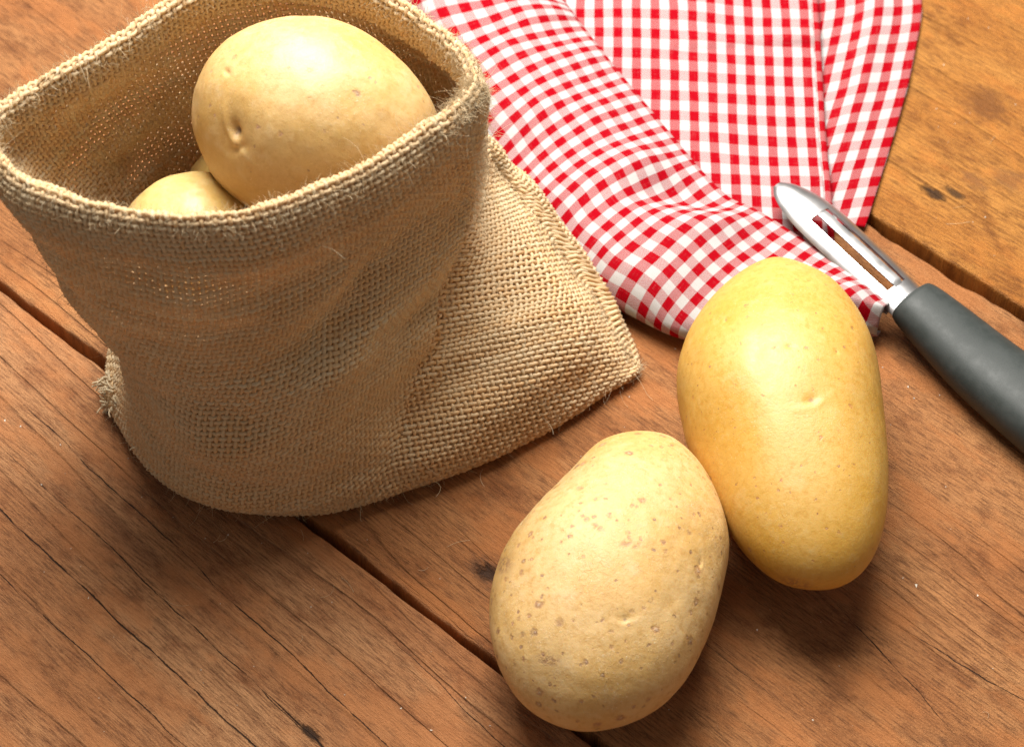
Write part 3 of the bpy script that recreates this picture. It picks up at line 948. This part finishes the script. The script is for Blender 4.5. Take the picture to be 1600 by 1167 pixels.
M_p4 = potato_material('potato_skin_clear', (0.630, 0.460, 0.173), (0.592, 0.392, 0.114), (0.669, 0.517, 0.239), (0.42, 0.22, 0.10), 6.0, 0.55, 0.15, 0.70)
potato('potato', outl3, 3.3, (-5.59, .40, 11.0), M_p3, 'large potato with a deep dimple filling the mouth of the burlap sack', 12, frame=VIEW,
       eyes=(('eye', -.60, -.14, .75, .22, .20, .1), ('dent', -.60, -.30, .72, .28, .10, 1.45), ('dent', -.66, .34, .68, .16, .07, 1.3), ('dent', .45, .45, .75, .5, .06, .6)))
px4 = [(183, 380), (196, 338), (228, 300), (270, 283), (312, 281), (356, 297), (396, 335), (412, 385), (402, 445), (355, 490), (290, 500), (225, 470), (190, 425)]
outl4 = [((x - 300) / 55.5, (392 - y) / 55.5) for x, y in px4]
potato('potato', outl4, 2.3, (-8.95, -1.75, 8.3), M_p4, 'small clear-skinned potato peeping over the front rim of the sack', 15, frame=VIEW)
ell = [(2.9 * math.cos(a), 2.3 * math.sin(a)) for a in np.linspace(0, 6.28, 16, endpoint=False)]
potato('potato', ell, 2.4, (-7.0, 1.9, 5.9), M_p4, 'potato half hidden in the dark of the sack behind the large one', 18, frame=VIEW, hi=False)

# ------------------------------------------------------------------ the checked cloth
cloth = tag(empty('checked_napkin', (6, 8, 0)), 'red and white gingham napkin folded on the boards behind the potatoes', 'napkin')
CO = np.array([6.0, 8.0, 0.0])
M_fold = gingham_material('gingham_fold', 0.62, 0.77, 0.32, 0.46)
M_back = gingham_material('gingham_back', 0.645, 0.93, 0.22, 0.40)


def sheet(name, P, UV, mat, thick=0.05):
    """P (nu,nv,3): a cloth sheet with real thickness (closed)"""
    nu, nv = P.shape[:2]
    N = normals(P)
    if N[..., 2].mean() < 0:
        N = -N
        flip = True
    else:
        flip = False
    top, bot = P, P - N * thick
    V = np.concatenate([top.reshape(-1, 3), bot.reshape(-1, 3)])
    Fq = grid_faces(nu, nv)
    n0 = nu * nv
    F2 = Fq[:, ::-1] + n0
    if flip:
        Fq, F2 = Fq[:, ::-1], F2[:, ::-1]
    idx = np.arange(n0).reshape(nu, nv)
    loop = np.concatenate([idx[:, 0], idx[-1, 1:], idx[-2::-1, -1], idx[0, -2:0:-1]])
    nx = np.roll(loop, -1)
    rim_ = np.stack([loop, loop + n0, nx + n0, nx], -1)
    if flip:
        rim_ = rim_[:, ::-1]
    uv = np.concatenate([UV.reshape(-1, 2)] * 2)
    return mesh_obj(name, V - CO, np.vstack([Fq, F2, rim_]), mat, cloth, uv=uv)


# back layer, lying almost flat
xs, ys = np.linspace(0, 1, 110), np.linspace(2.9, 24.0, 210)
Xr = np.interp(ys, [2.9, 5.65, 7.3, 9.9, 14.0, 17.2, 24.0], [10.40, 10.39, 10.41, 10.44, 10.56, 10.62, 10.8])
T, Y = np.meshgrid(xs, ys, indexing='ij')
Xl = np.interp(ys, [2.9, 6, 10, 24], [6.6, 4.4, 0.6, -2.0])
X = Xl[None, :] + (Xr - Xl)[None, :] * T
q = np.stack([X, Y, X * 0], -1)
Z = 0.46 + lattice_noise(q * np.array([.35, .28, 1]), 1.0, 50) * .16 + lattice_noise(q * np.array([.5, .9, 1]), 1.0, 51) * .07
crs = lambda y0, a, w, m: a * np.exp(-((Y - y0 - .05 * (X - 8)) / w) ** 2) * m
Z = Z - crs(13.6, .22, .22, np.clip((X - 5) / 3, 0, 1)) + crs(14.2, .14, .4, np.clip((X - 5) / 3, 0, 1)) - crs(12.2, .10, .5, 1)
Z = np.maximum(Z, .40)
UV = np.stack([X - 10.4 - (Xr - 10.4)[None, :], Y + 0.06 * (X - 8) + .03 * np.sin(X * .9)], -1)
sheet('back_layer', np.stack([X, Y, Z], -1), UV, M_back, .05)
# its stitched hem along the right-hand edge
tt = np.linspace(0, 1, 9)
T, Yh = np.meshgrid(tt, ys[10:], indexing='ij')
Xh = np.interp(Yh, ys, Xr) + (T - 1) * .26 + .02
Zh = np.interp(Yh, ys, Z[-1]) + .07 + .05 * np.sin(T * math.pi) + lattice_noise(np.stack([Xh, Yh * 1.2, Xh * 0], -1), 1.0, 70) * .03
sheet('hem', np.stack([Xh, Yh, Zh], -1), np.stack([Xh - np.interp(Yh, ys, Xr) + .20, Yh + .42], -1), M_back, .04)

# side flap, the layer underneath that shows past the hem
ys2 = np.linspace(5.9, 24.0, 160)
Xr2 = np.interp(ys2, [5.9, 6.24, 7.87, 10.17, 12.24, 14.99, 15.8, 16.5, 18.0, 24.0], [11.45, 11.61, 12.12, 12.84, 13.45, 14.10, 14.25, 14.30, 14.34, 14.4])
ker = np.hanning(13)
ker /= ker.sum()
Xr2 = np.convolve(np.pad(Xr2, 6, mode='edge'), ker, 'valid')
T, Y = np.meshgrid(np.linspace(0, 1, 60), ys2, indexing='ij')
X = 9.4 + (Xr2[None, :] - 9.4) * T
q = np.stack([X, Y, X * 0], -1)
Z = .17 + .10 * T * (1 - T) * 4 + lattice_noise(q * np.array([.6, .35, 1]), 1.0, 60) * .06
Z = Z + .16 * np.exp(-((X - (Xr2[None, :] - 1.6)) / .5) ** 2) * np.clip((Y - 8) / 5, 0, 1)
Z = np.clip(Z, .09, .34 + .25 * np.clip((X - 10.9) / .6, 0, 1))
sl = np.concatenate([[0], np.cumsum(np.hypot(np.diff(ys2), np.diff(Xr2)))])
UV = np.stack([(Xr2[None, :] - X) * .96, sl[None, :] + (Xr2[None, :] - X) * .27], -1)
sheet('side_flap', np.stack([X, Y, Z], -1), UV, M_back, .05)

# the front fold, a soft rolled band running down to a pointed tip
up = np.array([(.9, 17.5), (1.76, 15.63), (2.30, 14.54), (3.45, 12.41), (4.47, 10.63), (5.47, 8.89), (6.26, 7.56), (7.04, 6.50), (7.84, 6.00), (9.02, 4.99), (10.17, 3.92), (11.11, 2.99), (11.90, 2.04)])
lo = np.array([(-4.8, 17.6), (-3.97, 15.52), (-2.37, 12.16), (-.91, 8.79), (0.0, 6.96), (1.03, 5.30), (2.03, 3.55), (2.73, 2.63), (4.01, 1.66), (5.28, .95), (6.9, .75), (9.0, 1.1), (11.45, 1.20)])
ns, nt = 300, 150
ts = np.linspace(0, len(up) - 1, ns)
U_, L_ = catmull(up, ts), catmull(lo, ts)
arc = np.concatenate([[0], np.cumsum(np.linalg.norm(np.diff(0.6 * U_ + .4 * L_, axis=0), axis=1))])
wid = np.linalg.norm(L_ - U_, axis=1)
# profile across: tucked under, upper fold edge, broad crown, rolled lower edge, tucked under
tp = np.array([.22, .06, .0, .0, .05, .18, .40, .62, .82, .93, .985, 1.0, .985, .93, .80, .62])
zp = np.array([.62, .66, .78, .98, 1.18, 1.46, 1.74, 1.80, 1.62, 1.34, 1.02, .72, .45, .28, .20, .17])
kk = np.linspace(0, len(tp) - 1, nt)
prof = catmull(np.stack([tp, zp], -1), kk)
t_, z_ = prof[:, 0], prof[:, 1]
pl = np.concatenate([[0], np.cumsum(np.hypot(np.diff(t_) * 5.5, np.diff(z_)))])
i_top = int(np.argmin(abs(kk - 3.5)))
XY = U_[:, None, :] * (1 - t_)[None, :, None] + L_[:, None, :] * t_[None, :, None]
ends = np.clip(wid / 4.0, .34, 1.0)[:, None]
Z = z_[None, :] * np.ones((ns, 1))
Z = np.where(Z > .7, .7 + (Z - .7) * (.35 + .65 * ends), Z)
A_, T_ = np.meshgrid(arc, t_, indexing='ij')
crown = np.clip((z_ - .95) / .6, 0, 1)[None, :]
q = np.stack([A_ * .34, T_ * 1.6, A_ * 0], -1)
Z = Z + crown * (lattice_noise(q, 1.0, 80) * .30 + lattice_noise(q * np.array([2.3, 2.0, 1]), 1.0, 81) * .12)
# the dent where the fold bends near the back layer
a0 = np.interp(7.2, ts, arc)
Z = Z - crown * .36 * np.exp(-((A_ - a0 + 1.2 + (T_ - .3) * 3.0) / .8) ** 2) * np.exp(-((T_ - .22) / .3) ** 2)
Z = Z + crown * .25 * np.exp(-((A_ - a0 - .6 + (T_ - .3) * 3.0) / .9) ** 2) * np.exp(-((T_ - .3) / .35) ** 2)
Z = np.maximum(Z, .12)
P = np.concatenate([XY, Z[..., None]], -1)
step = np.linalg.norm(np.diff(P, axis=1), axis=2)
cross = np.concatenate([np.zeros((ns, 1)), np.cumsum(step, 1)], 1)
cross = cross - cross[:, i_top:i_top + 1]
UV = np.stack([A_ + .12, cross + .30], -1)
sheet('front_fold', P, UV, M_fold, .06)

# ------------------------------------------------------------------ the peeler
pe_rot = math.atan2(6.55 - 2.02, 8.66 - 12.50)
peeler = tag(empty('vegetable_peeler', (12.50, 2.02, 1.22), pe_rot), 'steel swivel peeler with dark grey rubber handle beside the yellow potato', 'peeler')
peeler.rotation_euler = (0, R(-5.2), pe_rot)
M_steel, M_rubber = metal_material(), rubber_material()
# handle: local -x, a flattened tapering grip
hx = np.array([0.0, -.02, -.10, -.30, -.8, -1.8, -3.2, -5.0, -7.0, -9.0, -10.4, -11.1, -11.45, -11.5])
hw = np.array([.0, .74, .84, .90, .97, 1.08, 1.20, 1.30, 1.33, 1.22, 1.00, .72, .32, .0])
hh = np.array([.0, .48, .58, .64, .69, .76, .84, .90, .92, .86, .72, .52, .24, .0])
hz = np.array([-.05, -.05, -.05, -.05, -.05, -.06, -.05, .13, .33, .44, .44, .34, .28, .28])
ti = np.linspace(0, len(hx) - 1, 110)
pr = catmull(np.stack([hx, hw, hh, hz], -1), ti)
pr[:, 1:3] = np.maximum(pr[:, 1:3], 0)
an = np.linspace(0, 2 * math.pi, 64, endpoint=False)
ca, sa = np.cos(an), np.sin(an)
sq = lambda v: np.sign(v) * abs(v) ** .86
V = np.stack([np.repeat(pr[:, 0:1], 64, 1), pr[:, 1:2] * sq(ca)[None], pr[:, 3:4] + pr[:, 2:3] * sq(sa)[None]], -1).reshape(-1, 3)
i = np.arange(109)[:, None]
j = np.arange(64)[None, :]
a, b = i * 64 + j, i * 64 + (j + 1) % 64
mesh_obj('handle', V, np.stack([a, b, b + 64, a + 64], -1).reshape(-1, 4), M_rubber, peeler)

Lm = 6.05


def shell(name, s0, s1, t0, t1, nsx, ntx, width, lift, hole=None, thick=.09, crown=1.0):
    S, T = np.meshgrid(np.linspace(s0, s1, nsx), np.linspace(t0, t1, ntx), indexing='ij')
    W = width(S)
    th = T * R(48) * crown
    y = W * np.sin(th) / math.sin(R(48))
    z = lift(S) + .80 * W * (np.cos(th) - math.cos(R(48)))
    Vt = np.stack([S * Lm, y, z], -1)
    N = normals(Vt)
    if N[..., 2].mean() < 0:
        N = -N
    Vb = Vt - N * thick
    keep = np.ones((nsx - 1, ntx - 1), bool)
    if hole:
        sc_, tc_ = (S[:-1, :-1] + S[1:, 1:]) / 2, (T[:-1, :-1] + T[1:, 1:]) / 2
        keep = ~((sc_ > hole[0]) & (sc_ < hole[1]) & (tc_ > hole[2]) & (tc_ < hole[3]))
    bm_ = bmesh.new()
    vt = [[bm_.verts.new(Vector(Vt[i_, j_]) * CM) for j_ in range(ntx)] for i_ in range(nsx)]
    vb = [[bm_.verts.new(Vector(Vb[i_, j_]) * CM) for j_ in range(ntx)] for i_ in range(nsx)]
    for i_ in range(nsx - 1):
        for j_ in range(ntx - 1):
            if not keep[i_, j_]:
                continue
            bm_.faces.new((vt[i_][j_], vt[i_ + 1][j_], vt[i_ + 1][j_ + 1], vt[i_][j_ + 1]))
            bm_.faces.new((vb[i_][j_ + 1], vb[i_ + 1][j_ + 1], vb[i_ + 1][j_], vb[i_][j_]))
            for di, dj, e in ((-1, 0, ((i_, j_ + 1), (i_, j_))), (1, 0, ((i_ + 1, j_), (i_ + 1, j_ + 1))), (0, -1, ((i_, j_), (i_ + 1, j_))), (0, 1, ((i_ + 1, j_ + 1), (i_, j_ + 1)))):
                a_, b_ = i_ + di, j_ + dj
                if a_ < 0 or b_ < 0 or a_ >= nsx - 1 or b_ >= ntx - 1 or not keep[a_, b_]:
                    (p0, p1) = e
                    bm_.faces.new((vt[p0[0]][p0[1]], vb[p0[0]][p0[1]], vb[p1[0]][p1[1]], vt[p1[0]][p1[1]]))
    loose = [v for v in bm_.verts if not v.link_faces]
    bmesh.ops.delete(bm_, geom=loose, context='VERTS')
    bmesh.ops.recalc_face_normals(bm_, faces=bm_.faces)
    me_ = bpy.data.meshes.new(name)
    bm_.to_mesh(me_)
    bm_.free()
    me_.materials.append(M_steel)
    me_.polygons.foreach_set('use_smooth', np.ones(len(me_.polygons), bool))
    o_ = bpy.data.objects.new(name, me_)
    col.objects.link(o_)
    o_.parent = peeler
    md = o_.modifiers.new('edges', 'EDGE_SPLIT')
    md.split_angle = R(50)
    return o_


wfun = lambda S: np.interp(S, [-.2, 0, .10, .3, .6, .72, .82, .90, .96, .99, 1.0], [.62, .63, .66, .70, .70, .67, .60, .48, .34, .22, .10])
ws = np.linspace(-.2, 1, 241)
wk = np.convolve(np.pad(wfun(ws), 8, mode='edge'), np.hanning(17) / np.hanning(17).sum(), 'valid')
wsm = lambda S: np.interp(S, ws, wk)
lift = lambda S: -.20 + .05 * np.clip(S, 0, 1) - .20 * np.clip((S - .62) / .38, 0, 1) ** 2
shell('frame', -.18, 1.0, -1.25, 1.25, 130, 61, wsm, lift, hole=(.115, .70, -.62, .455), thick=.08)
shell('blade', .095, .715, -.40, .07, 70, 25, lambda S: np.interp(S, [.095, .13, .68, .715], [.51, .70, .69, .49]), lambda S: lift(S) + .03, thick=.06)

# ------------------------------------------------------------------ crumbs and dust on the boards
M_dust = plain_material('pale_dust', (0.75, 0.66, 0.55))
tv = np.array([(1, 1, 1), (1, -1, -1), (-1, 1, -1), (-1, -1, 1)], float)
tf_ = np.array([(0, 1, 2), (0, 3, 1), (0, 2, 3), (1, 3, 2)])
VV, FF = [], []
for k in range(300):
    x, y = rng.uniform(-17, 18), rng.uniform(-13, 17)
    ac = -x * math.sin(PA) + y * math.cos(PA)
    if abs(ac + 8.22) < .6 or abs(ac - 12.62) < .7:
        y += 2.0
    s = rng.choice([.010, .016, .026], p=[.72, .24, .04])
    m = Matrix.Rotation(rng.uniform(0, 6), 3, Vector(rng.normal(0, 1, 3)))
    v = tv @ np.array(m) * s * np.array([1.3, rng.uniform(.6, 2.2), .6]) + np.array([x, y, s * .8])
    FF.append(tf_ + 4 * k)
    VV.append(v)
tag(mesh_obj('dust_specks', np.vstack(VV), np.vstack(FF), M_dust, boards and None, smooth=False), 'pale specks of dust and crumbs scattered over the boards', 'dust', kind='stuff')

cs, rr = [], []
for k in range(20):
    x, y = rng.normal(-6, 6.0), rng.normal(-6.5, 2.6)
    if k % 3 == 0:
        x, y = rng.uniform(-16, 17), rng.uniform(-13, 10)
    a0_, L = rng.uniform(0, 6.28), rng.uniform(.3, 1.1)
    bend = rng.normal(0, 1.2)
    t = np.linspace(0, 1, 7)
    ang_ = a0_ + bend * t
    pts = np.stack([x + np.cumsum(np.cos(ang_)) * L / 7, y + np.cumsum(np.sin(ang_)) * L / 7, .02 + .05 * rng.random() * np.sin(t * 3.1)], -1)
    cs.append(pts)
    rr.append(np.full(7, .0045 * rng.uniform(.7, 1.4)))
V, Fc = tubes(cs, rr, 3)
tag(mesh_obj('lint', V, Fc, M_fibre, attrs={'tone': rng.uniform(0, 1, len(V))}), 'stray burlap fibres fallen on the boards', 'lint', kind='stuff')
